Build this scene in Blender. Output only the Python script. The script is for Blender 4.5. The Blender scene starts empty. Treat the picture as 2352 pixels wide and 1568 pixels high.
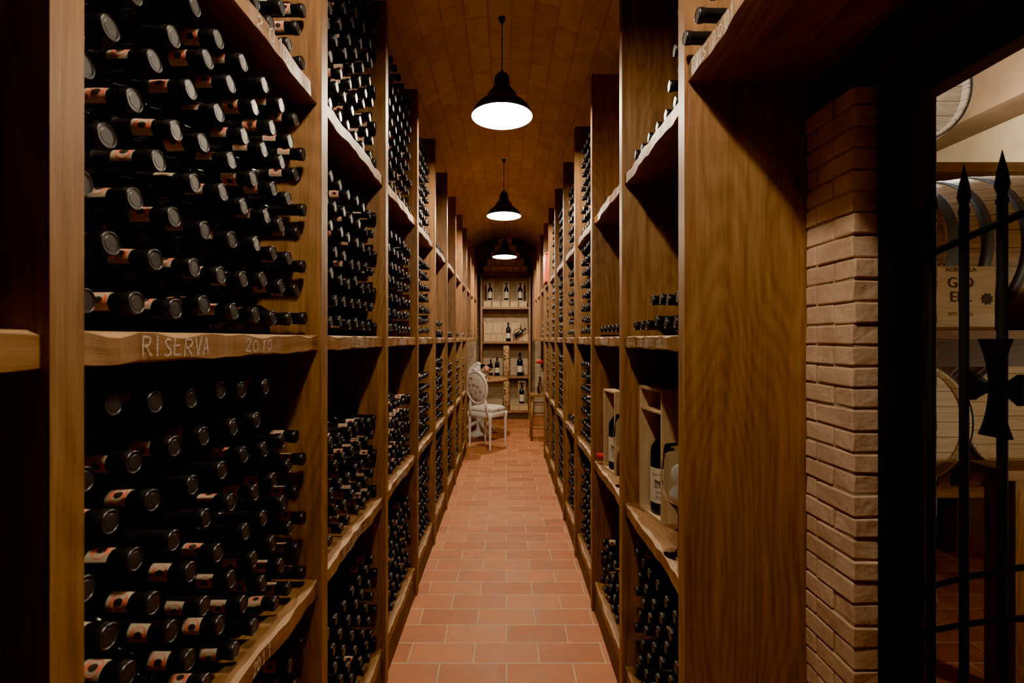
import bpy, math, random
import numpy as np
from mathutils import Matrix, Vector
random.seed(7); rng=np.random.RandomState(5)
C=1.47
scene=bpy.context.scene
try:
    scene.view_settings.view_transform='AgX'
    scene.view_settings.look='AgX - Punchy'
except Exception as e: print(e)

# ---------------------------------------------------------------- materials
def new_mat(name):
    m=bpy.data.materials.new(name); m.use_nodes=True
    nt=m.node_tree; b=nt.nodes['Principled BSDF']
    return m,nt,b
def N(nt,t,**k):
    n=nt.nodes.new(t)
    for a,v in k.items():
        if a in n.inputs: n.inputs[a].default_value=v
        else: setattr(n,a,v)
    return n
def ramp(nt,stops):
    r=nt.nodes.new('ShaderNodeValToRGB'); e=r.color_ramp.elements
    while len(e)<len(stops): e.new(.5)
    for i,(p,c) in enumerate(stops):
        e[i].position=p; e[i].color=(*c,1) if len(c)==3 else c
    return r
def plain(name,col,rough=.5,metal=0,**k):
    m,nt,b=new_mat(name)
    b.inputs['Base Color'].default_value=(*col,1); b.inputs['Roughness'].default_value=rough; b.inputs['Metallic'].default_value=metal
    for a,v in k.items(): b.inputs[a.replace('_',' ')].default_value=v
    return m
def wood(name,dark,mid,light,rough=.5,sx=1.3,sy=26,bump=.25,staves=0,knots=True):
    m,nt,b=new_mat(name); L=nt.links.new
    tc=N(nt,'ShaderNodeTexCoord')
    mp=N(nt,'ShaderNodeMapping'); mp.inputs['Scale'].default_value=(sx,sy,1)
    L(tc.outputs['UV'],mp.inputs['Vector'])
    n1=N(nt,'ShaderNodeTexNoise'); n1.inputs['Scale'].default_value=1.6; n1.inputs['Detail'].default_value=9; n1.inputs['Roughness'].default_value=.7; n1.inputs['Distortion'].default_value=.5
    L(mp.outputs[0],n1.inputs['Vector'])
    # fine fibres
    mp4=N(nt,'ShaderNodeMapping'); mp4.inputs['Scale'].default_value=(sx*5,sy*14,1); L(tc.outputs['UV'],mp4.inputs['Vector'])
    n4=N(nt,'ShaderNodeTexNoise'); n4.inputs['Scale'].default_value=1.5; n4.inputs['Detail'].default_value=5; L(mp4.outputs[0],n4.inputs['Vector'])
    # cathedral growth rings
    mp2=N(nt,'ShaderNodeMapping'); mp2.inputs['Scale'].default_value=(sx*.9,sy*.2,1)
    L(tc.outputs['UV'],mp2.inputs['Vector'])
    n3=N(nt,'ShaderNodeTexNoise'); n3.inputs['Scale'].default_value=.8; n3.inputs['Detail'].default_value=1.2
    L(mp2.outputs[0],n3.inputs['Vector'])
    w=N(nt,'ShaderNodeMath',operation='MULTIPLY'); w.inputs[1].default_value=150
    L(n3.outputs[0],w.inputs[0])
    s=N(nt,'ShaderNodeMath',operation='SINE'); L(w.outputs[0],s.inputs[0])
    s2=N(nt,'ShaderNodeMath',operation='MULTIPLY_ADD'); s2.inputs[1].default_value=.05; L(s.outputs[0],s2.inputs[0]); L(n1.outputs[0],s2.inputs[2])
    s5=N(nt,'ShaderNodeMath',operation='MULTIPLY_ADD'); s5.inputs[1].default_value=.30; s5.inputs[2].default_value=-.15; L(n4.outputs[0],s5.inputs[0])
    s6=N(nt,'ShaderNodeMath',operation='ADD'); L(s2.outputs[0],s6.inputs[0]); L(s5.outputs[0],s6.inputs[1])
    r=ramp(nt,[(.26,dark),(.5,mid),(.76,light)]); L(s6.outputs[0],r.inputs[0])
    out=r.outputs[0]
    if knots:
        mk=N(nt,'ShaderNodeMapping'); mk.inputs['Scale'].default_value=(1.8,3.6,1); L(tc.outputs['UV'],mk.inputs['Vector'])
        v=N(nt,'ShaderNodeTexVoronoi'); v.inputs['Scale'].default_value=1.0; L(mk.outputs[0],v.inputs['Vector'])
        kr=ramp(nt,[(.0,(1,1,1)),(.025,(.8,.8,.8)),(.055,(0,0,0))]); L(v.outputs['Distance'],kr.inputs[0])
        mx=N(nt,'ShaderNodeMix',data_type='RGBA'); L(kr.outputs[0],mx.inputs[0]); L(out,mx.inputs[6]); mx.inputs[7].default_value=(dark[0]*.4,dark[1]*.4,dark[2]*.4,1)
        out=mx.outputs[2]
    if staves:
        sp=N(nt,'ShaderNodeSeparateXYZ'); L(tc.outputs['UV'],sp.inputs[0])
        d=N(nt,'ShaderNodeMath',operation='DIVIDE'); d.inputs[1].default_value=staves; L(sp.outputs[1],d.inputs[0])
        f=N(nt,'ShaderNodeMath',operation='FRACT'); L(d.outputs[0],f.inputs[0])
        lt=N(nt,'ShaderNodeMath',operation='LESS_THAN'); lt.inputs[1].default_value=.045; L(f.outputs[0],lt.inputs[0])
        mx=N(nt,'ShaderNodeMix',data_type='RGBA'); L(lt.outputs[0],mx.inputs[0]); L(out,mx.inputs[6]); mx.inputs[7].default_value=(dark[0]*.3,dark[1]*.3,dark[2]*.3,1)
        out=mx.outputs[2]
    L(out,b.inputs['Base Color'])
    b.inputs['Roughness'].default_value=rough
    bp=N(nt,'ShaderNodeBump'); bp.inputs['Strength'].default_value=bump; bp.inputs['Distance'].default_value=.003
    L(s6.outputs[0],bp.inputs['Height']); L(bp.outputs[0],b.inputs['Normal'])
    return m
def noisy(name,c1,c2,scale=8,rough=.8,bump=.3,dist=.004,coord='Object'):
    m,nt,b=new_mat(name); L=nt.links.new
    tc=N(nt,'ShaderNodeTexCoord'); n=N(nt,'ShaderNodeTexNoise'); n.inputs['Scale'].default_value=scale; n.inputs['Detail'].default_value=8
    L(tc.outputs[coord],n.inputs['Vector'])
    r=ramp(nt,[(.3,c1),(.7,c2)]); L(n.outputs[0],r.inputs[0]); L(r.outputs[0],b.inputs['Base Color'])
    b.inputs['Roughness'].default_value=rough
    bp=N(nt,'ShaderNodeBump'); bp.inputs['Strength'].default_value=bump; bp.inputs['Distance'].default_value=dist
    n2=N(nt,'ShaderNodeTexNoise'); n2.inputs['Scale'].default_value=scale*6; n2.inputs['Detail'].default_value=6; L(tc.outputs[coord],n2.inputs['Vector'])
    L(n2.outputs[0],bp.inputs['Height']); L(bp.outputs[0],b.inputs['Normal'])
    return m
def bricks(name,c1,c2,cm,bw,rh,ms,rough,off=(0,0,0),coord='Object',rot=(0,0,0),bump=.6,var=.35):
    m,nt,b=new_mat(name); L=nt.links.new
    tc=N(nt,'ShaderNodeTexCoord'); mp=N(nt,'ShaderNodeMapping'); mp.inputs['Location'].default_value=off; mp.inputs['Rotation'].default_value=rot
    L(tc.outputs[coord],mp.inputs['Vector'])
    br=N(nt,'ShaderNodeTexBrick'); br.inputs['Scale'].default_value=1; br.inputs['Brick Width'].default_value=bw; br.inputs['Row Height'].default_value=rh
    br.inputs['Mortar Size'].default_value=ms; br.inputs['Mortar Smooth'].default_value=.25; br.inputs['Bias'].default_value=0
    br.inputs['Color1'].default_value=(*c1,1); br.inputs['Color2'].default_value=(*c2,1); br.inputs['Mortar'].default_value=(*cm,1)
    L(mp.outputs[0],br.inputs['Vector'])
    n=N(nt,'ShaderNodeTexNoise'); n.inputs['Scale'].default_value=9; n.inputs['Detail'].default_value=8; L(mp.outputs[0],n.inputs['Vector'])
    r=ramp(nt,[(.25,(1-var,)*3),(.75,(1.0,)*3)]); L(n.outputs[0],r.inputs[0])
    mx=N(nt,'ShaderNodeMix',data_type='RGBA',blend_type='MULTIPLY'); mx.inputs[0].default_value=1; L(br.outputs[0],mx.inputs[6]); L(r.outputs[0],mx.inputs[7])
    L(mx.outputs[2],b.inputs['Base Color'])
    rr=N(nt,'ShaderNodeMath',operation='MULTIPLY_ADD'); rr.inputs[1].default_value=.35; rr.inputs[2].default_value=rough-.17; L(n.outputs[0],rr.inputs[0]); L(rr.outputs[0],b.inputs['Roughness'])
    h=N(nt,'ShaderNodeMath',operation='MULTIPLY_ADD'); h.inputs[1].default_value=-1; L(br.outputs['Fac'],h.inputs[0])
    h2=N(nt,'ShaderNodeMath',operation='MULTIPLY'); h2.inputs[1].default_value=.35; L(n.outputs[0],h2.inputs[0]); L(h2.outputs[0],h.inputs[2])
    bp=N(nt,'ShaderNodeBump'); bp.inputs['Strength'].default_value=bump; bp.inputs['Distance'].default_value=.006; L(h.outputs[0],bp.inputs['Height']); L(bp.outputs[0],b.inputs['Normal'])
    return m

M_wood=wood('oak_plank',(.115,.052,.019),(.245,.120,.046),(.385,.205,.088),.48)
M_cut=wood('live_edge_cut',(.27,.145,.06),(.38,.22,.10),(.48,.30,.15),.6)
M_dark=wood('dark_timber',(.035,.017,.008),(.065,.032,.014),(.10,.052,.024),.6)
M_pine=wood('pine_crate',(.44,.29,.15),(.6,.42,.24),(.72,.54,.34),.6,knots=False)
M_barrel=wood('barrel_oak',(.40,.28,.15),(.58,.43,.26),(.7,.54,.35),.55,staves=.075,knots=False)
M_barrel_d=wood('barrel_oak_dark',(.16,.085,.035),(.28,.16,.075),(.38,.24,.12),.55,staves=.075,knots=False)  # darker browns than the other barrels, for the middle-tier barrel
M_cap=plain('capsule_black',(.010,.010,.012),.38)
M_ctop=plain('capsule_top',(.022,.022,.025),.42)
M_glass=plain('bottle_glass_dark',(.005,.006,.004),.12)
M_strip=plain('neck_strip_paper',(.56,.46,.33),.6)
M_pink=plain('seal_red',(.88,.20,.12),.55)
M_ink=plain('ink_black',(.02,.015,.012),.6)
M_paper=plain('label_cream',(.72,.64,.5),.65)
M_white=plain('white_lacquer',(.78,.74,.68),.4)
M_wax=plain('candle_wax',(.85,.82,.76),.5)
M_pinkwax=plain('pink_wax',(.7,.35,.3),.5)
M_iron=noisy('wrought_iron',(.002,.002,.002),(.005,.004,.004),20,.8,.3,.002)
M_iron.node_tree.nodes['Principled BSDF'].inputs['Specular IOR Level'].default_value=.15
M_hoop=plain('galvanised_hoop',(.32,.36,.42),.4,.6)
M_hoop_d=plain('dark_hoop',(.08,.08,.085),.6,.5)  # darker and rougher than the galvanised hoops, for the middle-tier barrel
M_black=plain('enamel_black',(.010,.009,.008),.3)
M_enamel=plain('enamel_white',(.85,.82,.74),.35)
M_red=plain('red_box',(.75,.09,.02),.5)
M_rose=plain('rose_petal',(.45,.01,.012),.5)
M_green=plain('stem_green',(.05,.12,.03),.6)
M_clear,_nt,_b=new_mat('clear_glass'); _b.inputs['Transmission Weight'].default_value=1; _b.inputs['Roughness'].default_value=.02; _b.inputs['IOR'].default_value=1.25; _b.inputs['Base Color'].default_value=(.95,.97,.97,1)
M_chalk,nt,b=new_mat('chalk'); b.inputs['Base Color'].default_value=(.76,.71,.64,1); b.inputs['Roughness'].default_value=.95
tc=N(nt,'ShaderNodeTexCoord'); n=N(nt,'ShaderNodeTexNoise'); n.inputs['Scale'].default_value=300; n.inputs['Detail'].default_value=4; nt.links.new(tc.outputs['Object'],n.inputs['Vector'])
r=ramp(nt,[(.36,(.2,)*3),(.56,(.75,)*3)]); nt.links.new(n.outputs[0],r.inputs[0]); nt.links.new(r.outputs[0],b.inputs['Alpha'])
M_cork,nt,b=new_mat('corks'); tc=N(nt,'ShaderNodeTexCoord'); v=N(nt,'ShaderNodeTexVoronoi'); v.inputs['Scale'].default_value=38
nt.links.new(tc.outputs['Object'],v.inputs['Vector']); r=ramp(nt,[(0,(.75,.52,.28)),(.5,(.5,.32,.15)),(.75,(.06,.03,.01))]); nt.links.new(v.outputs['Distance'],r.inputs[0]); nt.links.new(r.outputs[0],b.inputs['Base Color']); b.inputs['Roughness'].default_value=.8
M_floral,nt,b=new_mat('floral_fabric'); tc=N(nt,'ShaderNodeTexCoord'); v=N(nt,'ShaderNodeTexVoronoi'); v.inputs['Scale'].default_value=14
nt.links.new(tc.outputs['Object'],v.inputs['Vector']); n=N(nt,'ShaderNodeTexNoise'); n.inputs['Scale'].default_value=30; nt.links.new(tc.outputs['Object'],n.inputs['Vector'])
ad=N(nt,'ShaderNodeMath',operation='MULTIPLY_ADD'); ad.inputs[1].default_value=.45; nt.links.new(n.outputs[0],ad.inputs[0]); nt.links.new(v.outputs['Distance'],ad.inputs[2])
r=ramp(nt,[(.36,(.42,.12,.16)),(.50,(.4,.38,.34)),(.58,(.66,.60,.52))]); nt.links.new(ad.outputs[0],r.inputs[0]); nt.links.new(r.outputs[0],b.inputs['Base Color']); b.inputs['Roughness'].default_value=.9

M_floor=bricks('cotto_tiles',(.50,.155,.050),(.68,.26,.10),(.74,.50,.32),.3,.15,.0042,.55,off=(30.0,15.0-2.242,0),var=.35)
M_vault=bricks('vault_bricks',(.68,.48,.32),(.80,.61,.43),(.60,.42,.28),.29,.145,.006,.85,coord='UV',bump=.6,var=.3)
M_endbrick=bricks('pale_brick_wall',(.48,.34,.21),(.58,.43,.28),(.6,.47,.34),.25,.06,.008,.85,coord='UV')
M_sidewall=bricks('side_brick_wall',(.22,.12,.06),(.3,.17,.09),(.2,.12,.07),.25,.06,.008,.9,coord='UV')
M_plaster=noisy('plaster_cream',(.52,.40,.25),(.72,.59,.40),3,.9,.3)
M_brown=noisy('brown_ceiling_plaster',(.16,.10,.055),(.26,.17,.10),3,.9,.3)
M_brick=noisy('tan_brick',(.47,.30,.195),(.74,.53,.375),9,.9,.7,.004)
M_mortar=noisy('brick_mortar',(.36,.26,.17),(.46,.34,.24),14,.95,.7,.004)

# ---------------------------------------------------------------- mesh builder
class MB:
    def __init__(s): s.v=[];s.f=[];s.m=[];s.uv=[];s.sm=[]
    def face(s,idx,uvs,mat,smooth=False):
        s.f.append(tuple(idx)); s.uv.append(uvs); s.m.append(mat); s.sm.append(smooth)
    def bx(s,x0,x1,y0,y1,z0,z1,mat=0,M=None,jit=0):
        s._box(Vector((min(x0,x1),min(y0,y1),min(z0,z1))),Vector((max(x0,x1),max(y0,y1),max(z0,z1))),mat,M,jit)
    def _box(s,a,b,mat,M,jit):
        o=len(s.v); d=b-a
        L=max(range(3),key=lambda i:d[i])
        ou=random.random()*40; ov=random.random()*40
        for k in range(8):
            p=Vector((b[0] if k&1 else a[0],b[1] if k&2 else a[1],b[2] if k&4 else a[2]))
            if jit: p+=Vector([random.uniform(-jit,jit) for _ in range(3)])
            s.v.append(tuple(M@p) if M else tuple(p))
        loc=[Vector((b[0] if k&1 else a[0],b[1] if k&2 else a[1],b[2] if k&4 else a[2])) for k in range(8)]
        for fi,(q,ax) in enumerate((((0,2,3,1),2),((4,5,7,6),2),((0,1,5,4),1),((2,6,7,3),1),((0,4,6,2),0),((1,3,7,5),0))):
            oth=[i for i in range(3) if i!=ax]
            if L in oth: ui=L; vi=[i for i in oth if i!=L][0]
            else: ui,vi=oth
            s.face([o+k for k in q],[(loc[k][ui]+ou,loc[k][vi]+ov+fi*.37) for k in q],mat)
    def lathe(s,prof,M=None,seg=24,mat=0,cap0=True,cap1=True,smooth=True):
        o=len(s.v); n=len(prof); M=M or Matrix()
        mats=mat if isinstance(mat,(list,tuple)) else [mat]*(n-1)
        ou=random.random()*20
        for (r,z) in prof:
            for k in range(seg):
                a=2*math.pi*k/seg
                s.v.append(tuple(M@Vector((r*math.cos(a),r*math.sin(a),z))))
        rm=max(p[0] for p in prof)
        for i in range(n-1):
            for k in range(seg):
                k2=(k+1)%seg
                u0=prof[i][1]+ou;u1=prof[i+1][1]+ou; w0=2*math.pi*rm*k/seg; w1=2*math.pi*rm*(k+1)/seg
                s.face((o+i*seg+k,o+i*seg+k2,o+(i+1)*seg+k2,o+(i+1)*seg+k),[(u0,w0),(u0,w1),(u1,w1),(u1,w0)],mats[i],smooth)
        def cuv(r): return [(r*math.cos(2*math.pi*k/seg)+ou,r*math.sin(2*math.pi*k/seg)) for k in range(seg)]
        if cap0 and prof[0][0]>1e-6: s.face([o+k for k in range(seg)][::-1],cuv(prof[0][0])[::-1],mats[0])
        if cap1 and prof[-1][0]>1e-6: s.face([o+(n-1)*seg+k for k in range(seg)],cuv(prof[-1][0]),mats[-1])
    def tube(s,pts,r,seg=8,mat=0,closed=False,M=None):
        pts=[Vector(p) for p in pts]; n=len(pts); o=len(s.v)
        rs=r if isinstance(r,(list,tuple)) else [r]*n
        up=Vector((0,0,1)); prev=None
        for i,p in enumerate(pts):
            if closed: t=(pts[(i+1)%n]-pts[i-1])
            else: t=pts[min(i+1,n-1)]-pts[max(i-1,0)]
            t.normalize()
            if prev is None:
                x=t.cross(up); 
                if x.length<.1: x=t.cross(Vector((1,0,0)))
            else: x=prev-t*prev.dot(t)
            x.normalize(); prev=x; y=t.cross(x)
            for k in range(seg):
                a=2*math.pi*k/seg; q=p+(x*math.cos(a)+y*math.sin(a))*rs[i]
                s.v.append(tuple(M@q) if M else tuple(q))
        for i in range(n if closed else n-1):
            j=(i+1)%n
            for k in range(seg):
                k2=(k+1)%seg
                s.face((o+i*seg+k,o+i*seg+k2,o+j*seg+k2,o+j*seg+k),[(i*.05,k*.01),(i*.05,k*.01+.01),(i*.05+.05,k*.01+.01),(i*.05+.05,k*.01)],mat,True)
        if not closed:
            s.face([o+k for k in range(seg)][::-1],[(0,0)]*seg,mat); s.face([o+(n-1)*seg+k for k in range(seg)],[(0,0)]*seg,mat)
    def ell(s,c,rx,ry,rz,mat=0,M=None,seg=16,rings=10):
        T=(M or Matrix())@Matrix.Translation(c)@Matrix.Diagonal((rx,ry,rz,1))
        s.lathe([(max(1e-4,math.sin(math.pi*i/rings)),-math.cos(math.pi*i/rings)) for i in range(rings+1)],T,seg,mat,False,False)
    def add(s,vs,fs,mat):
        o=len(s.v); s.v+= [tuple(v) for v in vs]
        for f in fs: s.face([o+i for i in f],[(0,0)]*len(f),mat)
    def obj(s,name,mats,loc=None,bevel=0,parent=None,recalc=False):
        if loc is None:
            A=np.array(s.v); loc=((A[:,0].min()+A[:,0].max())/2,(A[:,1].min()+A[:,1].max())/2,A[:,2].min())
        loc=Vector(loc)
        me=bpy.data.meshes.new(name); me.from_pydata([(v[0]-loc[0],v[1]-loc[1],v[2]-loc[2]) for v in s.v],[],s.f)
        for m in mats: me.materials.append(m)
        me.polygons.foreach_set('material_index',s.m); me.polygons.foreach_set('use_smooth',s.sm)
        uvl=me.uv_layers.new(name='UVMap'); uvl.data.foreach_set('uv',[c for u in s.uv for p in u for c in p])
        me.update()
        ob=bpy.data.objects.new(name,me); scene.collection.objects.link(ob); ob.location=loc
        if bevel:
            bm=ob.modifiers.new('b','BEVEL'); bm.width=bevel; bm.segments=2; bm.limit_method='ANGLE'
        return ob
def T(x,y,z): return Matrix.Translation((x,y,z))
def R(a,ax): return Matrix.Rotation(math.radians(a),4,ax)

def text_geo(txt,size,align='CENTER'):
    cu=bpy.data.curves.new('t','FONT'); cu.body=txt; cu.size=size; cu.align_x=align; cu.resolution_u=3
    ob=bpy.data.objects.new('t',cu); scene.collection.objects.link(ob)
    bpy.context.view_layer.update()
    me=bpy.data.meshes.new_from_object(ob.evaluated_get(bpy.context.evaluated_depsgraph_get()))
    vs=[v.co.copy() for v in me.vertices]; fs=[tuple(p.vertices) for p in me.polygons]
    bpy.data.objects.remove(ob); bpy.data.meshes.remove(me)
    return vs,fs

# ---------------------------------------------------------------- stroke (chalk) lettering
F={'R':[[(0,0),(0,1),(.4,.97),(.5,.75),(.38,.52),(0,.48)],[(.2,.48),(.55,0)]],'I':[[(.2,0),(.22,1)]],
'S':[[(.5,.9),(.25,1),(.05,.8),(.2,.55),(.45,.4),(.5,.15),(.25,0),(0,.1)]],'E':[[(.5,1),(0,1),(0,0),(.5,0)],[(0,.5),(.4,.52)]],
'V':[[(0,1),(.25,0),(.5,1)]],'A':[[(0,0),(.25,1),(.5,0)],[(.1,.35),(.42,.35)]],'-':[[(.05,.45),(.45,.48)]],'.':[[(.2,0),(.25,.05)]],
'0':[[(.25,0),(.03,.25),(.03,.75),(.25,1),(.47,.75),(.47,.25),(.25,0)]],'1':[[(.1,.75),(.28,1),(.26,0)]],
'2':[[(.03,.75),(.2,1),(.45,.85),(.4,.55),(.02,0),(.52,.03)]],'3':[[(.05,.9),(.3,1),(.45,.78),(.22,.55),(.48,.3),(.3,0),(.03,.1)]],
'4':[[(.4,0),(.4,1),(.0,.35),(.55,.35)]],'5':[[(.5,1),(.08,1),(.05,.55),(.35,.58),(.48,.3),(.3,0),(.02,.08)]],
'6':[[(.42,1),(.1,.6),(.03,.25),(.25,0),(.47,.25),(.3,.5),(.06,.35)]],'7':[[(.02,1),(.5,1),(.2,0)]],'8':[[(.25,.52),(.05,.75),(.25,1),(.45,.75),(.25,.52),(.03,.25),(.25,0),(.5,.25),(.25,.52)]],
'9':[[(.45,.65),(.2,.5),(.04,.75),(.25,1),(.46,.8),(.4,0)]],
'i':[[(.2,0),(.2,.55)],[(.2,.75),(.2,.8)]],'s':[[(.4,.5),(.15,.55),(.1,.35),(.35,.25),(.3,.02),(.03,.05)]],'e':[[(.05,.28),(.4,.32),(.3,.55),(.08,.45),(.08,.1),(.4,.05)]],
'r':[[(.1,0),(.1,.5)],[(.1,.35),(.35,.52)]],'v':[[(0,.55),(.18,0),(.38,.55)]],'a':[[(.4,.5),(.1,.5),(.05,.1),(.25,0),(.4,.4),(.42,0)]]}
def chalk(mb,txt,mapf,h,w,mat,adv=.68):
    x=0
    for ch in txt:
        if ch==' ': x+=h*.6; continue
        dz=random.uniform(-.07,.07)*h; sc=random.uniform(.86,1.1); sl=random.uniform(-.04,.18)
        for st in F[ch]:
            P=[(x+(p[0]+p[1]*sl)*h*sc*.95*(adv/.68)**.7,dz+p[1]*h*sc+random.uniform(-.03,.03)*h) for p in st]
            for i in range(len(P)-1):
                (x0,y0),(x1,y1)=P[i],P[i+1]; l=math.hypot(x1-x0,y1-y0)
                if l<1e-5: continue
                nx,ny=-(y1-y0)/l*w/2,(x1-x0)/l*w/2; ex,ey=(x1-x0)/l*w*.3,(y1-y0)/l*w*.3
                k=max(1,int(l/.008)); x0-=ex;y0-=ey;x1+=ex;y1+=ey
                for j in range(k):
                    a=j/k;b_=(j+1)/k
                    q=[(x0+(x1-x0)*a+nx,y0+(y1-y0)*a+ny),(x0+(x1-x0)*a-nx,y0+(y1-y0)*a-ny),(x0+(x1-x0)*b_-nx,y0+(y1-y0)*b_-ny),(x0+(x1-x0)*b_+nx,y0+(y1-y0)*b_+ny)]
                    mb.add([mapf(*p) for p in q],[(0,1,2,3)],mat)
        x+=h*adv

# ---------------------------------------------------------------- racks
XL,XR=-.51,.463
PTH=.045
PL=[-.93,-.19,.552,1.365,2.09,2.83,3.53,4.25,4.97,5.69,6.37]
PLu=[7.1,7.82,8.6]
PR=[1.285,1.98,2.67,3.33,4.0,4.7,5.4,6.1]
PRu=[6.8,7.5,8.2,8.75]
LV={'L':[-1.31,-.665,.01,.69],'R':[-1.31,-.655,.01,.66]}
TH=.045; TOPZ=1.43
def wob(y,seed): return .0028*math.sin(y*13+seed)+.0016*math.sin(y*31+seed*2.3)+.0008*math.sin(y*83+seed)
def shelf(mb,sgn,xf,xb,y0,y1,zt,seed,th=TH):
    n=max(4,int((y1-y0)/.018)); o=len(mb.v); ou=random.random()*30; rows=[]
    for i in range(n+1):
        y=y0+(y1-y0)*i/n; w=wob(y,seed)
        ch=.0015+.0055*abs(math.sin(y*19+seed*3+1.5*math.sin(y*7+seed)))**2+.0025*math.sin(y*47+seed)
        ch=max(.0012,ch)
        bt=.002*math.sin(y*23+seed*1.7)+.0012*math.sin(y*61+seed)
        xs=xf+sgn*w
        rows.append([(xb,y,zt),(xs-sgn*(.004+ch*1.6),y,zt),(xs,y,zt-ch),(xs+sgn*.001*math.sin(y*30+seed),y,zt-th+.003+bt),(xs-sgn*.006,y,zt-th+bt*.3),(xb,y,zt-th)])
    for r_ in rows: mb.v+=r_
    dd=[0,abs(xf-xb),abs(xf-xb)+.012,abs(xf-xb)+.05,abs(xf-xb)+.06,2*abs(xf-xb)+.06]
    for i in range(n):
        for k in range(5):
            a=o+i*6+k; ya,yb=rows[i][0][1]+ou,rows[i+1][0][1]+ou
            q=(a,a+6,a+7,a+1) if sgn>0 else (a,a+1,a+7,a+6)
            u=[(ya,dd[k]),(yb,dd[k]),(yb,dd[k+1]),(ya,dd[k+1])] if sgn>0 else [(ya,dd[k]),(ya,dd[k+1]),(yb,dd[k+1]),(yb,dd[k])]
            mb.face(q,u,1 if k==1 else 0)
    return seed
def build_rack(side,ys,yu,name):
    sgn=1 if side=='L' else -1
    xf=XL if side=='L' else XR
    xb=xf-sgn*.335
    mb=MB(); seeds={}
    for y in ys: mb.bx(xf,xb,y,y+PTH,0,C+TOPZ,0)
    for y in yu: mb.bx(xf,xb,y,y+PTH,C+.01-TH,C+TOPZ,0)
    allp=ys+yu
    for i in range(len(allp)-1):
        a,b_=allp[i]+PTH,allp[i+1]
        for l,z in enumerate(LV[side]):
            if i>=len(ys)-1 and l<2: continue
            sd=(i*7+l*3+(50 if side=='R' else 0))*1.37
            seeds[(i,l)]=sd
            shelf(mb,sgn,xf-sgn*.012,xb,a-.001,b_+.001,C+z,sd)
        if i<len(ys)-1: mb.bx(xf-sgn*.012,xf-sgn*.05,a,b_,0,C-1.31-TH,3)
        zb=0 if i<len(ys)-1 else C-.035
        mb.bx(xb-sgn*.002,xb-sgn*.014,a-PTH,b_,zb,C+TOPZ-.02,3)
    return mb,seeds
mbL,sL=build_rack('L',PL,PLu,'wine_rack')
mbR,sR=build_rack('R',PR,PRu,'wine_rack')
for (a,b_) in ((-.1,.6),(.6,1.286)):
    shelf(mbR,-1,XR+.010,.80,a,b_,C+.715,9.1+0*a,.05)
mbR.bx(XR,.80,.55,.595,C+.66,C+TOPZ,0); mbR.bx(XR,.80,-.15,-.105,C+.66,C+TOPZ,0)
def ctext(side,y,zt,seed,txt,h=.026,w=.0038,thz=.036,adv=.68,xo=.012):
    sgn=1 if side=='L' else -1; xf=(XL if side=='L' else XR)-sgn*xo
    mb=mbL if side=='L' else mbR
    def mp(s,t):
        yy=y+sgn*s
        return (xf+sgn*(wob(yy,seed)+.0018),yy,C+zt-thz+t)
    chalk(mb,txt,mp,h,w,2,adv)
ctext('L',.712,.01,sL[(2,2)],'RISERVA',.028,.0028,adv=.78); ctext('L',.985,.01,sL[(2,2)],'2010',.025,.0028,adv=1.25)
ctext('L',1.03,.69,sL[(2,3)],'2010',.030,.004,adv=1.5)
ctext('L',1.02,-.665,sL[(2,1)],'2011',.030,.004)
ctext('L',1.66,.01,sL[(3,2)],'RISERVA 2011',.028,.0034,adv=.85)
ctext('L',1.58,-.665,sL[(3,1)],'RISERVA 2012',.026,.0036,adv=.85)
ctext('L',2.4,.01,sL[(4,2)],'RISERVA 2011',.024,.0035)
ctext('L',2.35,.69,sL[(4,3)],'RISERVA 2006',.026,.0035)
ctext('L',2.35,-.665,sL[(4,1)],'RISERVA 2008',.026,.0035)
for k in (5,6,7,8):
    for l in (1,2,3): ctext('L',PL[k]+.2,LV['L'][l],sL[(k,l)],'RISERVA 200%d'%((k*3+l)%9),.024,.004)
ctext('R',1.935,.01,sR[(0,2)],'Riserva 2000 - 2001 - 2003',.022,.0026,adv=.80)
ctext('R',2.5,.01,sR[(1,2)],'RISERVA 2003',.024,.0035)
ctext('R',2.5,.66,sR[(1,3)],'RISERVA 2005',.024,.0035)
ctext('R',1.255,.715,9.1,'RIS 2001',.032,.004,.042,1.0,xo=.010)
for k in (2,3,4,5,6):
    for l in (1,2,3): ctext('R',PR[k]+.55,LV['R'][l],sR[(k,l)],'RISERVA 200%d'%((k*3+l)%9),.024,.004)
mats=[M_wood,M_cut,M_chalk,M_dark]
mbL.obj('wine_rack',mats,(XL-.17,4,0)); mbR.obj('wine_rack.001',mats,(XR+.17,4,0))

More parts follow.
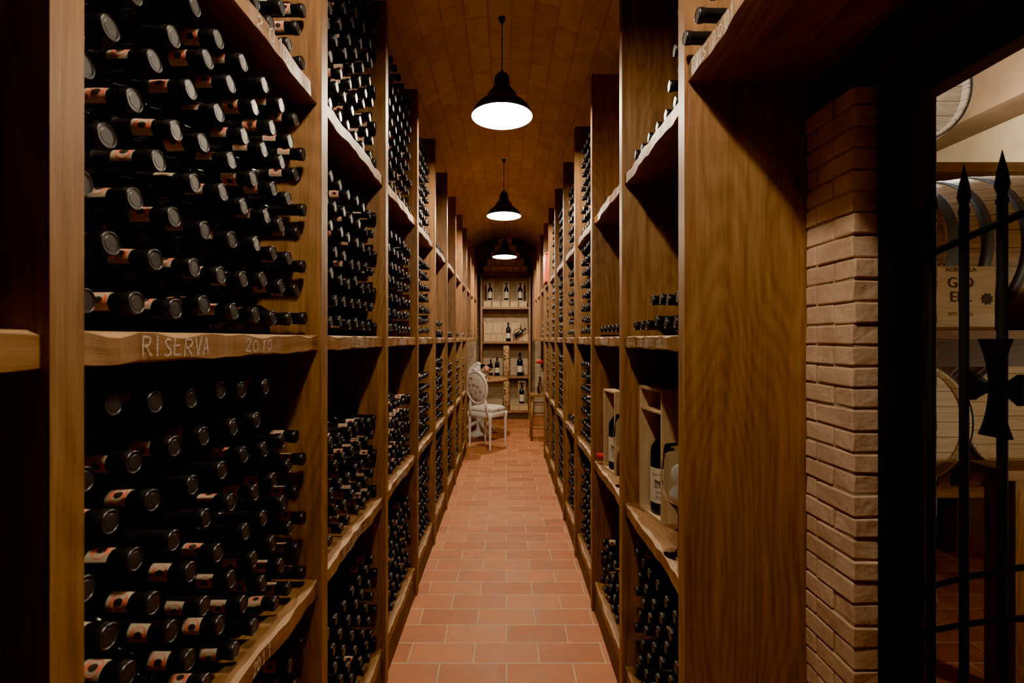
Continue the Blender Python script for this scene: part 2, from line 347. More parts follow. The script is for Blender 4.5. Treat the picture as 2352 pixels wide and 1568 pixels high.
# ---------------------------------------------------------------- bottle masses
PROF=[(.022,.004),(.0375,.0),(.0385,.012),(.0385,.168),(.036,.182),(.026,.196),(.0175,.206),(.0157,.213),(.0153,.284),(.0166,.2855),(.0170,.2875),(.0170,.2965),(.0163,.2993),(.0152,.3),(.0146,.2991),(.0105,.2989),(.0101,.2993)]
PM=[1,1,1,1,1,1,0,0,0,0,0,0,0,5,5,5]
def tmpl(seg,label,prof,pm):
    V=[];Fc=[];Mt=[]
    for (r,z) in prof:
        for k in range(seg):
            a=2*math.pi*k/seg; V.append((r*math.cos(a),r*math.sin(a),z))
    for i in range(len(prof)-1):
        for k in range(seg):
            k2=(k+1)%seg; Fc.append((i*seg+k,i*seg+k2,(i+1)*seg+k2,(i+1)*seg+k)); Mt.append(pm[i])
    n=len(prof); Fc.append(tuple((n-1)*seg+k for k in range(seg))); Mt.append(5)
    sm=[1]*((n-4)*seg)+[0]*(3*seg)+[0]
    if label:
        r=.0160; a0,a1=-1.1,1.1; z0,z1=.2360,.2685; o=len(V); K=8
        for i in range(K+1):
            a=a0+(a1-a0)*i/K
            V+= [(r*math.cos(a),r*math.sin(a),z0),(r*math.cos(a),r*math.sin(a),z1)]
        for i in range(K): Fc.append((o+2*i,o+2*i+2,o+2*i+3,o+2*i+1)); Mt.append(2); sm.append(1)
        for rr,rd,mt in ((r+.0003,.0132,3),(r+.0006,.0052,4)):
            o=len(V); zc=.2545
            for k in range(16):
                t=2*math.pi*k/16; a=rd*math.cos(t)/rr; V.append((rr*math.cos(a),rr*math.sin(a),zc+rd*math.sin(t)*(1.3 if mt==4 else 1)))
            V.append((rr,0,zc)); c=len(V)-1
            for k in range(16): Fc.append((o+k,o+(k+1)%16,c)); Mt.append(mt); sm.append(1)
    return np.array(V,float),Fc,np.array(Mt),np.array(sm)
PROF_LO=[PROF[i] for i in (1,3,4,6,7,8,10,11,13,14,15)]; PM_LO=[1,1,1,1,0,0,0,0,5,5]
TP={('h',1):tmpl(24,True,PROF,PM),('h',0):tmpl(24,False,PROF,PM),('l',1):tmpl(12,True,PROF_LO,PM_LO),('l',0):tmpl(12,False,PROF_LO,PM_LO)}
def build_bottles(name,items,origin):
    groups={}
    for it in items: groups.setdefault(it[0],[]).append(it[1:])
    VV=[];LI=[];LT=[];MI=[];SM=[];base=0
    for key,lst in groups.items():
        V,Fc,Mt,sm=TP[key]
        loops=np.array([i for f in Fc for i in f]); tot=np.array([len(f) for f in Fc])
        for (p,ax,xr) in lst:
            yr=np.cross(ax,xr)
            W=V[:,0:1]*xr+V[:,1:2]*yr+V[:,2:3]*ax+p
            VV.append(W); LI.append(loops+base); LT.append(tot); MI.append(Mt); SM.append(sm); base+=len(V)
    VV=np.concatenate(VV)-np.array(origin); LI=np.concatenate(LI); LT=np.concatenate(LT); MI=np.concatenate(MI); SM=np.concatenate(SM)
    me=bpy.data.meshes.new(name); me.vertices.add(len(VV)); me.vertices.foreach_set('co',VV.ravel().astype(np.float32))
    me.loops.add(len(LI)); me.loops.foreach_set('vertex_index',LI.astype(np.int32))
    me.polygons.add(len(LT)); st=np.concatenate([[0],np.cumsum(LT)[:-1]]); me.polygons.foreach_set('loop_start',st.astype(np.int32))
    try: me.polygons.foreach_set('loop_total',LT.astype(np.int32))
    except Exception: pass
    for m in (M_cap,M_glass,M_strip,M_pink,M_ink,M_ctop): me.materials.append(m)
    me.polygons.foreach_set('material_index',MI.astype(np.int32)); me.polygons.foreach_set('use_smooth',SM.astype(bool))
    me.update(calc_edges=True); me.validate()
    ob=bpy.data.objects.new(name,me); scene.collection.objects.link(ob); ob.location=origin
    print(name,len(items),'bottles',len(VV),'verts')
PITCH=.081; VP=.0752
def stack(items,side,y0,y1,zb,rows,rec=.034,plab=.7,lim=None,jx=.004):
    sgn=1 if side=='L' else -1; xf=XL if side=='L' else XR
    W=y1-y0; n=int((W-.004)/PITCH); p=(W-.078)/(n-1) if n>1 else 0
    p=min(p,.0880)
    for r_ in range(rows):
        off=0 if r_%2==0 else p/2
        for c in range(n if r_%2==0 else n-1):
            y=y0+.039+off+c*p; z=zb+.0388+r_*VP
            if lim and not lim(y,r_): continue
            if y<-.5: continue
            mx=xf-sgn*(rec+abs(random.gauss(0,jx)))
            th=random.gauss(0,.022); ph=random.gauss(0,.02)
            ax=np.array([sgn,th,ph]); ax/=np.linalg.norm(ax)
            rl=random.gauss(.55,.6)
            xr=np.array([0,-math.cos(rl),math.sin(rl)]); xr-=ax*xr.dot(ax); xr/=np.linalg.norm(xr)
            Lb=.3
            pos=np.array([mx,y,z])-ax*Lb
            pos[1]=y-ax[1]*.08; pos[2]=z-ax[2]*.08 if r_ else z
            if r_==0: ax[2]=max(ax[2],0)
            if sgn>0 and pos[0]<-.844: pos[0]=-.843
            if sgn<0 and pos[0]>.797: pos[0]=.796
            hi='h' if y<2.6 else 'l'
            items.append(((hi,1 if random.random()<plab else 0),pos,ax,xr))
fl={1:(6,7,8,9),2:(7,8,8,9),3:(6,5,7,9),4:(6,5,7,9),5:(7,6,7,8),6:(7,7,2,1),7:(6,6,1,0),8:(6,6,1,0),9:(6,6,1,0),10:(0,0,1,0),11:(0,0,2,0),12:(0,0,1,0)}
allL=PL+PLu; IL=[]
for k,rows in fl.items():
    if k>=len(allL)-1 or k<1: continue
    for l,r_ in enumerate(rows):
        if r_ and not (k>=10 and l<2):
            pl={2:.88,3:.75}.get(k,.6) if l>=1 else .4
            if k==2 and l==1: pl=.65
            lim=(lambda y,r:r<6 or y<1.15) if (k==2 and l==1) else None
            stack(IL,'L',allL[k]+PTH,allL[k+1],C+LV['L'][l]+.0005,r_,plab=pl,rec=.028,jx=.010,lim=lim)
build_bottles('stacked_wine_bottles',IL,(XL-.2,3,0))
IR=[]
allR=PR+PRu
fr={0:(7,0,0,0),1:(4,0,1,0),2:(7,7,8,8),3:(6,1,7,7),4:(7,7,8,8),5:(7,7,8,8),6:(7,7,8,0),7:(0,0,3,2),8:(0,0,1,0),9:(0,0,2,0)}
for k,rows in fr.items():
    for l,r_ in enumerate(rows):
        if r_ and not (k>=7 and l<2): stack(IR,'R',allR[k]+PTH,allR[k+1],C+LV['R'][l]+.0005,r_,plab=.15,rec=.034)
stack(IR,'R',PR[0]+PTH,PR[1],C+.0105,2,plab=.1,rec=.025,lim=lambda y,r:r==0 or y<1.75,jx=.012)
stack(IR,'R',PR[0]+PTH,PR[1],C+.6605,6,plab=.1,rec=.030,lim=lambda y,r:r==0 or y<1.66-r*.075)
stack(IR,'R',PR[1]+PTH,PR[2],C+.6605,1,plab=.1,rec=.030,lim=lambda y,r:y<2.18)
stack(IR,'R',.60,1.283,C+.7155,2,plab=.1,rec=-.02,lim=lambda y,r:r==0 or y<.9)
build_bottles('stacked_wine_bottles.001',IR,(XR+.2,3,0))

# ---------------------------------------------------------------- room shell
WLx,WRx=-.865,.815; YB,YE=-2.0,9.4
mb=MB(); mb.bx(-1.75,.963,YB,YE+.1,-.1,0); mb.obj('floor',[M_floor],(0,0,0))
def wallbox(name,x0,x1,y0,y1,z0,z1,mat,bev=0):
    mb=MB(); mb.bx(x0,x1,y0,y1,z0,z1)
    mb.uv=[]
    for f in mb.f:
        P=[Vector(mb.v[i]) for i in f]; n=(P[1]-P[0]).cross(P[2]-P[0]); ax=max(range(3),key=lambda i:abs(n[i]))
        o=[(1,2),(0,2),(0,1)][ax]; mb.uv.append([(p[o[0]],p[o[1]]) for p in P])
    return mb.obj(name,[mat],(0,0,0))
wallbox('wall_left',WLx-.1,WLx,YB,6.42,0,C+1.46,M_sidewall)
wallbox('wall_left_alcove',-1.7,-1.6,6.32,YE,0,C+1.46,M_endbrick)
wallbox('wall_left_alcove_return',-1.6,WLx-.1,6.32,6.42,0,C+1.46,M_endbrick)
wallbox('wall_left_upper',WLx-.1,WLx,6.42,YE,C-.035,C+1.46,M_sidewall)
wallbox('ceiling_alcove',-1.6,WLx-.1,6.42,YE,C+.9,C+.98,M_plaster)
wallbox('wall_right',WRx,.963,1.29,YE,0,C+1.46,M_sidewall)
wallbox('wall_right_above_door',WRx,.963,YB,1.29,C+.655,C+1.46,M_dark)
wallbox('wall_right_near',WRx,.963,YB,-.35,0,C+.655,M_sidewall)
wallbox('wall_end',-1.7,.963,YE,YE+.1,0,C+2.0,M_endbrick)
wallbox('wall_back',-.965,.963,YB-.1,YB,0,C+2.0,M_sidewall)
mb=MB(); xc=(WLx+WRx)/2; r=.96; zc=C+.97; hw=(WRx-WLx)/2+.02; a0=math.acos(hw/r); K=28
for j,(y) in enumerate((YB,YE)):
    for i in range(K+1):
        a=a0+(math.pi-2*a0)*i/K; mb.v.append((xc+r*math.cos(a),y,zc+r*math.sin(a)))
for i in range(K):
    a=a0+(math.pi-2*a0)*i/K; b_=a0+(math.pi-2*a0)*(i+1)/K
    mb.face((i,i+1,K+1+i+1,K+1+i),[(YB+5,a*r),(YB+5,b_*r),(YE+5,b_*r),(YE+5,a*r)],0,True)
vo=mb.obj('ceiling',[M_vault],(0,0,0))
sm=vo.modifiers.new('s','SOLIDIFY'); sm.thickness=.08; sm.offset=1

# brick pier (real bricks)
mb=MB(); PX,PY=.778,1.108
mb.bx(PX+.004,.963,PY+.004,1.283,0,C+.569,1)
z=0; i=0
while z<C+.56:
    h=.049+random.uniform(-.002,.002); g=.006
    j=lambda a=.002: random.uniform(-a,a)
    lx,ly=(.12,.065) if i%2 else (.06,.13)
    zt_=min(z+h-g/2,C+.569)
    mb.bx(PX+j(),PX+lx,PY+j(),PY+ly,z+g/2,zt_,0,jit=.002)
    mb.bx(PX+lx+.006,.966,PY+j(),PY+.05,z+g/2,zt_,0,jit=.002)
    if ly<.16: mb.bx(PX+j(),PX+.05,PY+ly+.006,1.2835,z+g/2,zt_,0,jit=.001)
    z+=h; i+=1
mb.obj('brick_pier',[M_brick,M_mortar],(PX,PY,0),bevel=.003)

# door lintel & frame
mb=MB()
mb.bx(.79,.962,-.35,1.284,C+.572,C+.654,0)
mb.bx(.826,.868,1.062,1.100,0,C+.569,1)
mb.bx(.826,.868,-.3,1.062,C+.525,C+.569,1)
mb.bx(.869,.945,1.085,1.100,0,C+.569,0)
mb.bx(.90,.945,-.3,1.084,C+.53,C+.569,0)
mb.bx(.812,.83,1.035,1.062,C+.02,C+.14,1)
mb.obj('door_frame',[M_dark,M_iron],(.88,.4,0),bevel=.002)

# iron gate
mb=MB(); GX=.86; GY=[1.0-.0715*k for k in range(15)]
zt=C+.25
for k,y in enumerate(GY):
    mb.tube([(GX,y,.03),(GX,y,zt)],.0075,8,0)
    prof=[(.0075,0),(.0105,.006),(.0105,.012),(.007,.016),(.0075,.02),(.0125,.036),(.009,.06),(.004,.082),(.0005,.098)]
    mb.lathe(prof,T(GX,y,zt-.02)@Matrix.Diagonal((.7,1,1,1)),8,0)
mb.bx(GX-.008,GX+.008,-.05,1.045,.12,.14,0)
def arc(zs,zp,r_=.0065):
    mb.tube([(GX-.012,1.035-1.05*t,C+zs+(zp-zs)*math.sin(math.pi*t)) for t in [i/24 for i in range(25)]],r_,8,0)
arc(.158,.235); arc(-.53,-.28,.005); arc(-.62,-.36,.005)
mb.bx(GX-.01,GX+.01,1.03,1.05,.02,C+.27,0)
def cross(y,z):
    for k,(dy,dz,L) in enumerate(((0,1,.085),(0,-1,.085),(1,0,.042),(-1,0,.042))):
        px,pz=-dz,dy
        w0,w1=.007,.026
        P=[]
        K=6
        for i in range(K+1):
            t=i/K; w=w0+(w1-w0)*t**2; P.append((dy*L*t,dz*L*t,w))
        o=len(mb.v)
        for (a,b2,w) in P:
            for sx in (-.006,.006):
                for sg in (-1,1): mb.v.append((GX-.012+sx,y+a+px*w*sg,z+b2+pz*w*sg))
        for i in range(K):
            q=o+i*4
            for (a,b2) in ((0,1),(1,3),(3,2),(2,0)): mb.face((q+a,q+b2,q+4+b2,q+4+a),[(0,0)]*4,0)
        q=o+K*4; mb.face((q,q+1,q+3,q+2),[(0,0)]*4,0)
for k in (2,6,10): cross(GY[k],C-.085)
mb.obj('iron_gate',[M_iron],(GX,.5,0))

# ---------------------------------------------------------------- pendant lamps
def lamp(x,y,zr,zc,e,name='pendant_lamp'):
    mb=MB()
    outer=[(.175,0),(.1745,.006),(.170,.022),(.158,.045),(.135,.07),(.108,.09),(.095,.1),(.09,.112),(.083,.128),(.064,.15),(.05,.168),(.045,.19),(.043,.225),(.032,.243),(.014,.255),(.006,.27)]
    mb.lathe(outer,None,40,0,False,False)
    inner=[(.175,0),(.1725,.006),(.168,.021),(.156,.043),(.133,.068),(.106,.088),(.093,.098),(.088,.11),(.081,.126),(.062,.148),(.048,.166),(.042,.185),(.001,.19)]
    o=len(mb.f); mb.lathe(inner,None,40,1,False,False)
    for i in range(o,len(mb.f)): mb.f[i]=mb.f[i][::-1]
    mb.lathe([(.02,.08),(.022,.10),(.022,.19)],None,16,0)
    H=zc-zr
    mb.tube([(0,0,.255),(0,0,H-.1)],.0035,6,0)
    mb.lathe([(.005,H-.115),(.012,H-.105),(.022,H-.08),(.04,H-.012),(.04,H-.002)],None,20,0)
    ob=mb.obj(name,[M_black,M_enamel],(0,0,0)); ob.location=(x,y,zr)
    l=bpy.data.lights.new('bulb','POINT'); l.energy=e; l.color=(1,.81,.58); l.shadow_soft_size=.034
    lo=bpy.data.objects.new('bulb',l); scene.collection.objects.link(lo); lo.parent=ob; lo.location=(0,0,.036)
ztop=zc+r
for (y,zr,e) in ((2.85,1.28,150),(5.1,1.265,170),(7.25,1.20,215),(.6,1.28,105)): lamp(-.025,y,C+zr,ztop,e)

# ---------------------------------------------------------------- end display shelf
mb=MB(); ex0,ex1,ey0,ey1=-.475,.445,9.02,9.385
lev=[-1.31,-.68,-.045,.585,1.215]
mb.bx(ex0,ex0+.04,ey0,ey1,0,C+1.215,0); mb.bx(ex1-.04,ex1,ey0,ey1,0,C+1.215,0)
for z in lev: mb.bx(ex0+.04,ex1-.04,ey0,ey1,C+z-.04,C+z,0)
mb.bx(ex0+.04,ex1-.04,ey0+.03,ey0+.05,0,C-1.35,1)
mb.obj('display_shelf',[M_wood,M_dark],bevel=.002)
def crate(mb,x0,x1,y0,y1,z0,z1):
    mb.bx(x0,x1,y0,y1,z0,z1,0)
    mb.bx(x0+.01,x1-.01,y0-.004,y0-.0005,z1-.012,z1-.006,1)
def crates(name,spec):
    mb=MB()
    for s_ in spec: crate(mb,*s_)
    mb.obj(name,[M_pine,M_dark],bevel=.003)
crates('stacked_wine_crates',[(x,x+.145,9.06,9.3,C+.586,C+.70) for x in (-.42,-.26,-.09,.07,.23)])
crates('stacked_wine_crates',[(-.42+.12*i,-.42+.12*i+.115,9.2,9.36,C-.044,C+.10) for i in range(7)]+[(-.42+.17*i,-.42+.17*i+.165,9.2,9.36,C+.101,C+.32) for i in range(5) if i<5 and -.42+.17*i+.165<.41])
crates('stacked_wine_crates',[(x,x+.16,9.06,9.35,C-1.309,C-1.2) for x in (-.40,-.23,.07,.235)])
sp=[]
for r_,(n_) in enumerate((6,5,4,3,2)):
    for i in range(n_):
        w_=.135; x=-.015+(i-n_/2)*w_; sp.append((x,x+.128,9.06+.02*r_,9.33,C+1.216+r_*.13,C+1.216+r_*.13+.128))
crates('stacked_wine_crates',sp)

def bottle_geo(mb,M,s=1.0,mg=0,mc=1,ml=2,label=(.05,.13),face=-math.pi/2,half=1.1,seg=28):
    pr=[(.030,.004),(.037,0),(.0385,.01),(.0385,.185),(.036,.2),(.026,.217),(.0165,.23),(.0148,.24),(.0148,.288),(.0165,.289),(.0165,.298),(.014,.3)]
    mt=[mg]*6+[mc]*5
    mb.lathe(pr,M@Matrix.Scale(s,4),seg,mt)
    if label:
        o=len(mb.v); K=14; rr=.0389*s
        for i in range(K+1):
            a=face-half+2*half*i/K
            for zz in label: mb.v.append(tuple(M@Vector((rr*math.cos(a),rr*math.sin(a),zz*s))))
        for i in range(K): mb.face((o+2*i,o+2*i+2,o+2*i+3,o+2*i+1),[(0,0)]*4,ml,True)
def label_text(mb,M,txt,size,z,mat,s=1.0,face=-math.pi/2):
    vs,fs=text_geo(txt,size); rr=.0394*s
    mb.add([tuple(M@Vector((rr*math.cos(face+v.x/rr),rr*math.sin(face+v.x/rr),z+v.y))) for v in vs],fs,mat)
BM=[M_glass,M_cap,M_paper,M_pink,M_ink]
def boxed_bottle(name,M,w,d,h,s,comp=None,txt=None,face=-math.pi/2):
    mb=MB(); t=.010
    mb.bx(-w/2,-w/2+t,-d/2,d/2,0,h,5,M); mb.bx(w/2-t,w/2,-d/2,d/2,0,h,5,M)
    mb.bx(-w/2+t,w/2-t,d/2-t,d/2,0,h,5,M); mb.bx(-w/2+t,w/2-t,-d/2,d/2-t,0,t,5,M); mb.bx(-w/2+t,w/2-t,-d/2,d/2-t,h-t,h,5,M)
    if comp: mb.bx(-w/2+t,w/2-t,-d/2+.004,d/2-t,comp,comp+.008,5,M)
    Mb=M@T(0,-d*.14,t)
    bottle_geo(mb,Mb,s,face=face,label=(.035,.14))
    if txt:
        for tx,sz,zz in txt: label_text(mb,Mb,tx,sz,zz*s,4,s,face)
        for i in range(6):
            rr=.0394*s; a=face
            vs=[]
            for q in range(9):
                u=-.42+.84*q/8
                vs+=[tuple(Mb@Vector((rr*math.cos(a+u),rr*math.sin(a+u),(zz+.0+ .002*math.sin(u*5+i))*s))) for zz in (.083+i*.004,.0848+i*.004)]
            mb.add(vs,[(2*q,2*q+2,2*q+3,2*q+1) for q in range(8)],4)
    return mb.obj(name,BM+[M_pine],tuple(M.translation),bevel=.0012)
for x in (-.30,0.0,.255): boxed_bottle('boxed_wine_bottle',T(x,9.13,C+.7015),.115,.11,.345,1.05)
boxed_bottle('boxed_wine_bottle',T(.285,9.12,C-1.1985),.13,.12,.42,1.2)
def bottle(x,y,z,s,face=-math.pi/2,name='wine_bottle',mats=None):
    mb=MB(); bottle_geo(mb,T(x,y,z),s,face=face); mb.obj(name,mats or BM,(x,y,z))
bottle(.035,9.08,C-.0445,1.15); bottle(-.17,9.13,C-.6795,1.15); bottle(.25,9.1,C-.6795,1.42); bottle(-.29,9.28,C-.6795,1.0)
for z,hh in ((-.6795,.56),(-1.3095,.56)):
    mb=MB(); mb.lathe([(.055,0),(.062,.01),(.062,hh*.5),(.058,hh*.55),(.062,hh*.6),(.062,hh-.02),(.045,hh)],T(0,9.12,C+z),20,0)
    mb.obj('cork_filled_cylinder',[M_cork],(0,9.12,C+z))
mb=MB()
mb.bx(.10,.34,9.06,9.16,C-.0445,C-.03,0)
mb.tube([(.14,9.11,C-.03),(.12,9.11,C+.06),(.16,9.11,C+.16),(.26,9.11,C+.20),(.33,9.11,C+.13),(.36,9.11,C+.18)],.006,8,1)
bottle_geo(mb,T(.17,9.11,C+.06)@R(55,'Y')@T(0,0,-.02),.85,2,3,4,None)
mb.obj('decanting_cradle',[M_wood,M_iron,M_glass,M_cap,M_paper])

# ---------------------------------------------------------------- right lower bays
sR1=C-.6545
boxed_bottle('boxed_magnum_bottle',T(.606,1.845,sR1)@R(-80,'Z'),.185,.15,.475,1.22,comp=.385,txt=[('Chianti Classico',.0105,.118),('GIO',.016,.064),('ELLI',.016,.049)],face=-math.pi/2+.8)
boxed_bottle('boxed_magnum_bottle',T(.572,2.46,sR1)@R(-80,'Z'),.15,.13,.40,1.15,comp=None,txt=[('GIO',.014,.068),('ELLI',.014,.056)],face=-math.pi/2+.8)
def goblet(x,y,z,s=1):
    mb=MB()
    bowl=[(.042,.0),(.042,.002),(.012,.006),(.005,.02),(.0045,.11),(.012,.125),(.036,.15),(.05,.185),(.051,.215),(.044,.27),(.040,.30)]
    inn=[(.0388,.30),(.0428,.27),(.0498,.215),(.0487,.187),(.0347,.152),(.01,.128),(.0005,.127)]
    mb.lathe(bowl+inn,T(x,y,z)@Matrix.Scale(s,4),28,0,True,False)
    mb.lathe([(.004,.1285),(.026,.155),(.027,.17),(.012,.19),(.014,.195),(.022,.215),(.020,.235),(.010,.246),(.0005,.248)],T(x,y,z)@Matrix.Scale(s,4),20,1)
    mb.obj('candle_goblet',[M_clear,M_wax],(x,y,z))
goblet(.525,1.50,sR1,1.1); goblet(.53,2.20,sR1,1.05)
mb=MB(); mb.lathe([(.036,0),(.038,.01),(.038,.18),(.026,.215),(.016,.23),(.0155,.3),(.001,.3)],T(.775,2.6,C-.654+.0385)@R(-90,'Y'),20,[0,0,0,0,1,1]); mb.obj('red_capsule_wine_bottle',[M_glass,M_rose])
mb=MB(); mb.bx(.45,.74,5.72,6.05,C+.6605,C+.98,0); mb.bx(.448,.74,5.70,6.06,C+.9805,C+1.0,0); mb.obj('red_gift_box',[M_red],bevel=.004)

# ---------------------------------------------------------------- furniture at the far end
def chair(x,y,ang):
    M=T(x,y,0)@R(ang,'Z'); mb=MB()
    sh=.50; w=.205; d=.20
    leg=[(.012,0),(.016,.02),(.013,.03),(.022,sh*.75),(.026,sh*.78),(.02,sh*.8),(.028,sh*.83),(.028,sh*.98)]
    for sx in (-1,1):
        for sy in (-1,1): mb.lathe(leg,M@T(sx*(w-.03),sy*(d-.03),0),12,0)
    K=28
    def sup(sc,z,e=.45):
        out=[]
        for i in range(K):
            a=2*math.pi*i/K; c,s_=math.cos(a),math.sin(a)
            out.append(tuple(M@Vector((w*sc*math.copysign(abs(c)**e,c),d*sc*math.copysign(abs(s_)**e,s_),z))))
        return out
    def loft(rings,mt):
        o=len(mb.v)
        for r_ in rings: mb.v.extend(r_)
        for i in range(len(rings)-1):
            for k in range(K):
                k2=(k+1)%K; mb.face((o+i*K+k,o+i*K+k2,o+(i+1)*K+k2,o+(i+1)*K+k),[(0,0)]*4,mt,True)
        mb.face([o+k for k in range(K)][::-1],[(0,0)]*K,mt); mb.face([o+(len(rings)-1)*K+k for k in range(K)],[(0,0)]*K,mt,True)
    loft([sup(.97,sh-.07),sup(1,sh-.06),sup(1,sh-.005),sup(.96,sh)],0)
    loft([sup(.95,sh),sup(.985,sh+.02),sup(.96,sh+.045),sup(.8,sh+.062),sup(.4,sh+.07)],1)
    tilt=-8; Mb=M@T(0,-d+.01,sh+.02)@R(-tilt,'X')
    cz=.31; rx,rz=.17,.215
    mb.tube([(rx*math.cos(2*math.pi*i/40),0,cz+rz*math.sin(2*math.pi*i/40)) for i in range(40)],.019,10,0,True,Mb)
    mb.ell((0,0,cz),rx-.01,.03,rz-.01,1,Mb,24,12)
    for sx in (-1,1):
        mb.tube([(sx*.15,-.0,-.08),(sx*.145,0,.04),(sx*.12,0,.15)],[.022,.018,.016],10,0,False,Mb)
    mb.tube([(-.05,0,cz+rz+.01),(0,0,cz+rz+.025),(.05,0,cz+rz+.01)],[.008,.018,.008],8,0,False,Mb)
    mb.obj('dining_chair',[M_white,M_floral],(x,y,0))
chair(-.255,6.72,-36)
chair(-.62,8.25,150)
mb=MB(); tx,ty=-.42,7.55
mb.lathe([(.02,C-.635),(.44,C-.635),(.455,C-.625),(.455,C-.61),(.44,C-.603)],T(tx,ty,0),48,0,smooth=False)
mb.lathe([(.20,0),(.20,.03),(.06,.07),(.04,.12),(.055,.3),(.075,.42),(.05,.55),(.04,.7),(.12,C-.66),(.12,C-.6355)],T(tx,ty,0),24,1)
for k in range(4):
    a=k*math.pi/2+.5; mb.tube([(tx+.05*math.cos(a),ty+.05*math.sin(a),.2),(tx+.2*math.cos(a),ty+.2*math.sin(a),.14),(tx+.32*math.cos(a),ty+.32*math.sin(a),.02)],[.03,.028,.02],8,1)
mb.obj('round_tasting_table',[M_wood,M_white],(tx,ty,0))
mb=MB(); zt=C-.6025
mb.lathe([(.06,0),(.06,.006),(.012,.02),(.012,.07),(.05,.09),(.085,.13),(.09,.22),(.088,.22),(.08,.14),(.045,.1),(.0005,.095)],T(-.30,7.40,zt),28,0,True,False)
mb.lathe([(.035,.1),(.035,.17),(.001,.172)],T(-.30,7.40,zt),20,1)
mb.obj('candle_vase',[M_clear,M_pinkwax],(-.30,7.40,zt))
mb=MB(); sx,sy=.50,7.25
mb.bx(sx-.15,sx+.15,sy-.15,sy+.15,.63,.665,0)
for a in (-1,1):
    for b_ in (-1,1): mb.tube([(sx+a*.14,sy+b_*.14,0),(sx+a*.12,sy+b_*.12,.63)],.016,8,0)
for zz in (.18,.36,.52):
    for a in (-1,1):
        mb.tube([(sx+a*.13,sy-.13,zz),(sx+a*.13,sy+.13,zz)],.009,6,0); mb.tube([(sx-.13,sy+a*.13,zz),(sx+.13,sy+a*.13,zz)],.009,6,0)
mb.obj('wooden_stool',[M_wood],(sx,sy,0))
mb=MB(); 
mb.lathe([(.03,0),(.045,.02),(.05,.08),(.03,.17),(.018,.22),(.024,.25)],T(.50,7.25,.6655),20,0,True,False)
mb.tube([(.5,7.25,.70),(.5,7.24,1.0),(.485,7.22,1.12)],.003,6,2)
for i in range(14):
    a=i*2.4; rr=.008+.0022*i; mb.ell((.483+rr*math.cos(a),7.22+rr*math.sin(a),1.15-.0015*i),.02,.014,.026,1,None,8,6)
mb.ell((.52,7.25,1.0),.03,.012,.01,2,None,8,6)
mb.obj('rose_in_vase',[M_clear,M_rose,M_green],(.5,7.25,.6655))

# ---------------------------------------------------------------- adjoining barrel room
RX0,RX1,RY0,RY1=.963,3.45,-1.2,4.6
wallbox('floor_barrel_room',RX0,RX1,RY0,RY1,-.1,0,M_floor)
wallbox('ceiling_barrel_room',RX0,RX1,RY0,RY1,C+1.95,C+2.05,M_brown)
wallbox('wall_barrel_room_far',RX0,RX1,RY1,RY1+.1,0,C+1.95,M_plaster)
wallbox('wall_barrel_room_side',RX1,RX1+.1,RY0,RY1,0,C+1.95,M_plaster)
wallbox('wall_barrel_room_near',RX0,RX1,RY0-.1,RY0,0,C+1.95,M_plaster)
wallbox('wall_barrel_room_upper',RX0-.002,RX0+.02,RY0,RY1,C+1.2,C+1.95,M_plaster)
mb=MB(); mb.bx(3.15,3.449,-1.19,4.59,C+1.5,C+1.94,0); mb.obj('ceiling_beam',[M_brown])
def barrel(x,y,z,ang,mat=None,hoop=None,s=1):
    M=T(x,y,z)@R(ang,'Z')@R(90,'X')@Matrix.Scale(s,4)
    mb=MB(); Lh=.46; R0,R1=.295,.35
    prof=[(R0-.02,-Lh+.03),(R0-.018,-Lh),(R0,-Lh)]
    for i in range(1,16):
        t=-1+2*i/16; prof.append((R1-(R1-R0)*t*t,Lh*t))
    prof+=[(R0,Lh),(R0-.018,Lh),(R0-.02,Lh-.03)]
    mb.lathe(prof,M,48,0)
    for t in (-.97,-.72,-.42,.42,.72,.97):
        zz=Lh*t; w=.02; rr=lambda q:R1-(R1-R0)*(q/Lh)**2+.003
        mb.lathe([(rr(zz)-.004,zz-w),(rr(zz-w)+.0,zz-w),(rr(zz+w),zz+w),(rr(zz)-.006,zz+w)],M,48,1,False,False)
    mb.lathe([(.001,.0),(.022,.0),(.022,.012),(.001,.012)],M@T(R1-.004,0,0)@R(90,'Y'),12,0)
    mb.obj('wine_barrel',[mat or M_barrel,hoop or M_hoop],(x,y,z-R1*s))
zl=C-.41
barrel(1.97,2.86,zl,0); barrel(2.70,3.05,zl,0)
barrel(2.24,2.28,C+.385,90,M_barrel_d,M_hoop_d)
barrel(2.05,2.95,C+1.285,0)
barrel(2.5,3.7,C-1.05,20); barrel(1.7,3.9,C-1.05,0)
mb=MB()
mb.bx(1.35,3.1,1.72,2.75,C-.0,C+.03,0); mb.bx(1.35,3.1,1.78,1.86,C-.10,C-.001,1); mb.bx(1.35,3.1,2.6,2.68,C-.10,C-.001,1)
for x in (1.45,3.06):
    for y in (1.78,2.6,3.4): mb.bx(x-.04,x+.04,y,y+.08,0,C-.101 if y<3 else C+.87,1)
for y in (2.55,3.2): mb.bx(1.5,3.1,y,y+.09,C-.82,C-.76,0)
for x in (1.66,2.26,2.42,2.98):
    mb.bx(x-.03,x+.03,2.55,3.29,C-.759,C-.69,0)
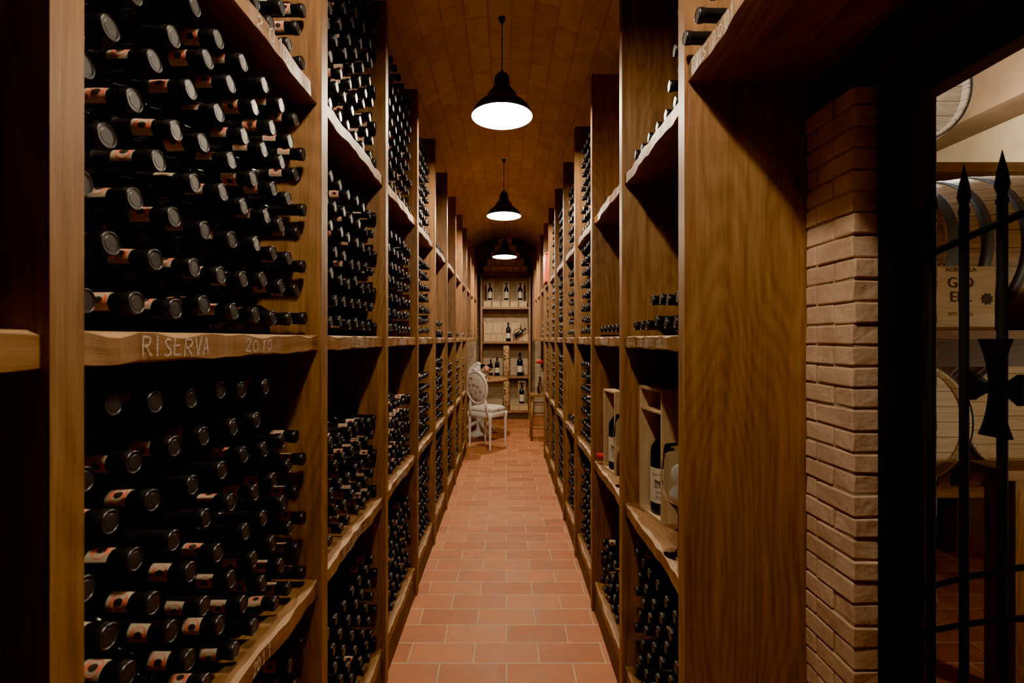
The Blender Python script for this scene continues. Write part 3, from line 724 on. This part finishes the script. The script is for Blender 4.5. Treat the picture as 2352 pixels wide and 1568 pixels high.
mb.bx(1.97,3.1,1.95,2.12,C-.56,C-.52,0)
for x in (2.06,3.0):
    for y in (1.97,2.05): mb.bx(x-.03,x+.03,y,y+.05,0,C-.561,0)
mb.bx(1.6,3.1,2.6,3.48,C+.88,C+.93,0)
mb.obj('barrel_stand',[M_wood,M_dark])
mb=MB(); mb.bx(1.44,1.72,1.74,1.90,C+.0305,C+.255,0)
for txt,sz,zz in (('AGRICOLA',.022,.205),('GIO',.052,.150),('ELL',.052,.100),('NTI - ITALI',.018,.05)):
    vs,fs=text_geo(txt,sz); mb.add([(1.60+v.x,1.7385,C+.0305+zz+v.y) for v in vs],fs,1)
K=18; o=[]
for i in range(K):
    a=2*math.pi*i/K; rr=.022 if i%2 else .016; o.append((1.693+rr*math.cos(a),1.7385,C+.14+rr*math.sin(a)))
mb.add(o,[tuple(range(K))],1)
mb.obj('wine_crate',[M_pine,M_dark],bevel=0)

def plight(name,loc,e,col,r_=.05):
    l=bpy.data.lights.new(name,'POINT'); l.energy=e; l.color=col; l.shadow_soft_size=r_
    o=bpy.data.objects.new(name,l); scene.collection.objects.link(o); o.location=loc
plight('barrel_room_low_fill',(2.7,1.2,C-.3),28,(1,.85,.62))  # added fill without a fixture, out of view, brightens the lower barrel heads
plight('barrel_room_ceiling_lamp',(2.7,2.9,C+1.35),60,(1,.9,.72))
plight('barrel_room_spot',(1.6,2.2,C+1.55),45,(.85,.92,1))

w=bpy.data.worlds.new('w'); scene.world=w; w.use_nodes=True
w.node_tree.nodes['Background'].inputs[0].default_value=(1,.7,.45,1); w.node_tree.nodes['Background'].inputs[1].default_value=.004

cd=bpy.data.cameras.new('camera'); cam=bpy.data.objects.new('camera',cd); scene.collection.objects.link(cam)
cam.location=(0,0,C); cam.rotation_euler=(math.radians(90),0,0)
cd.sensor_width=36; cd.lens=1135*36/2352; cd.shift_x=13/2352; cd.shift_y=-6/2352; cd.clip_start=.02
cd.dof.use_dof=True; cd.dof.focus_distance=1.9; cd.dof.aperture_fstop=5.6
scene.camera=cam
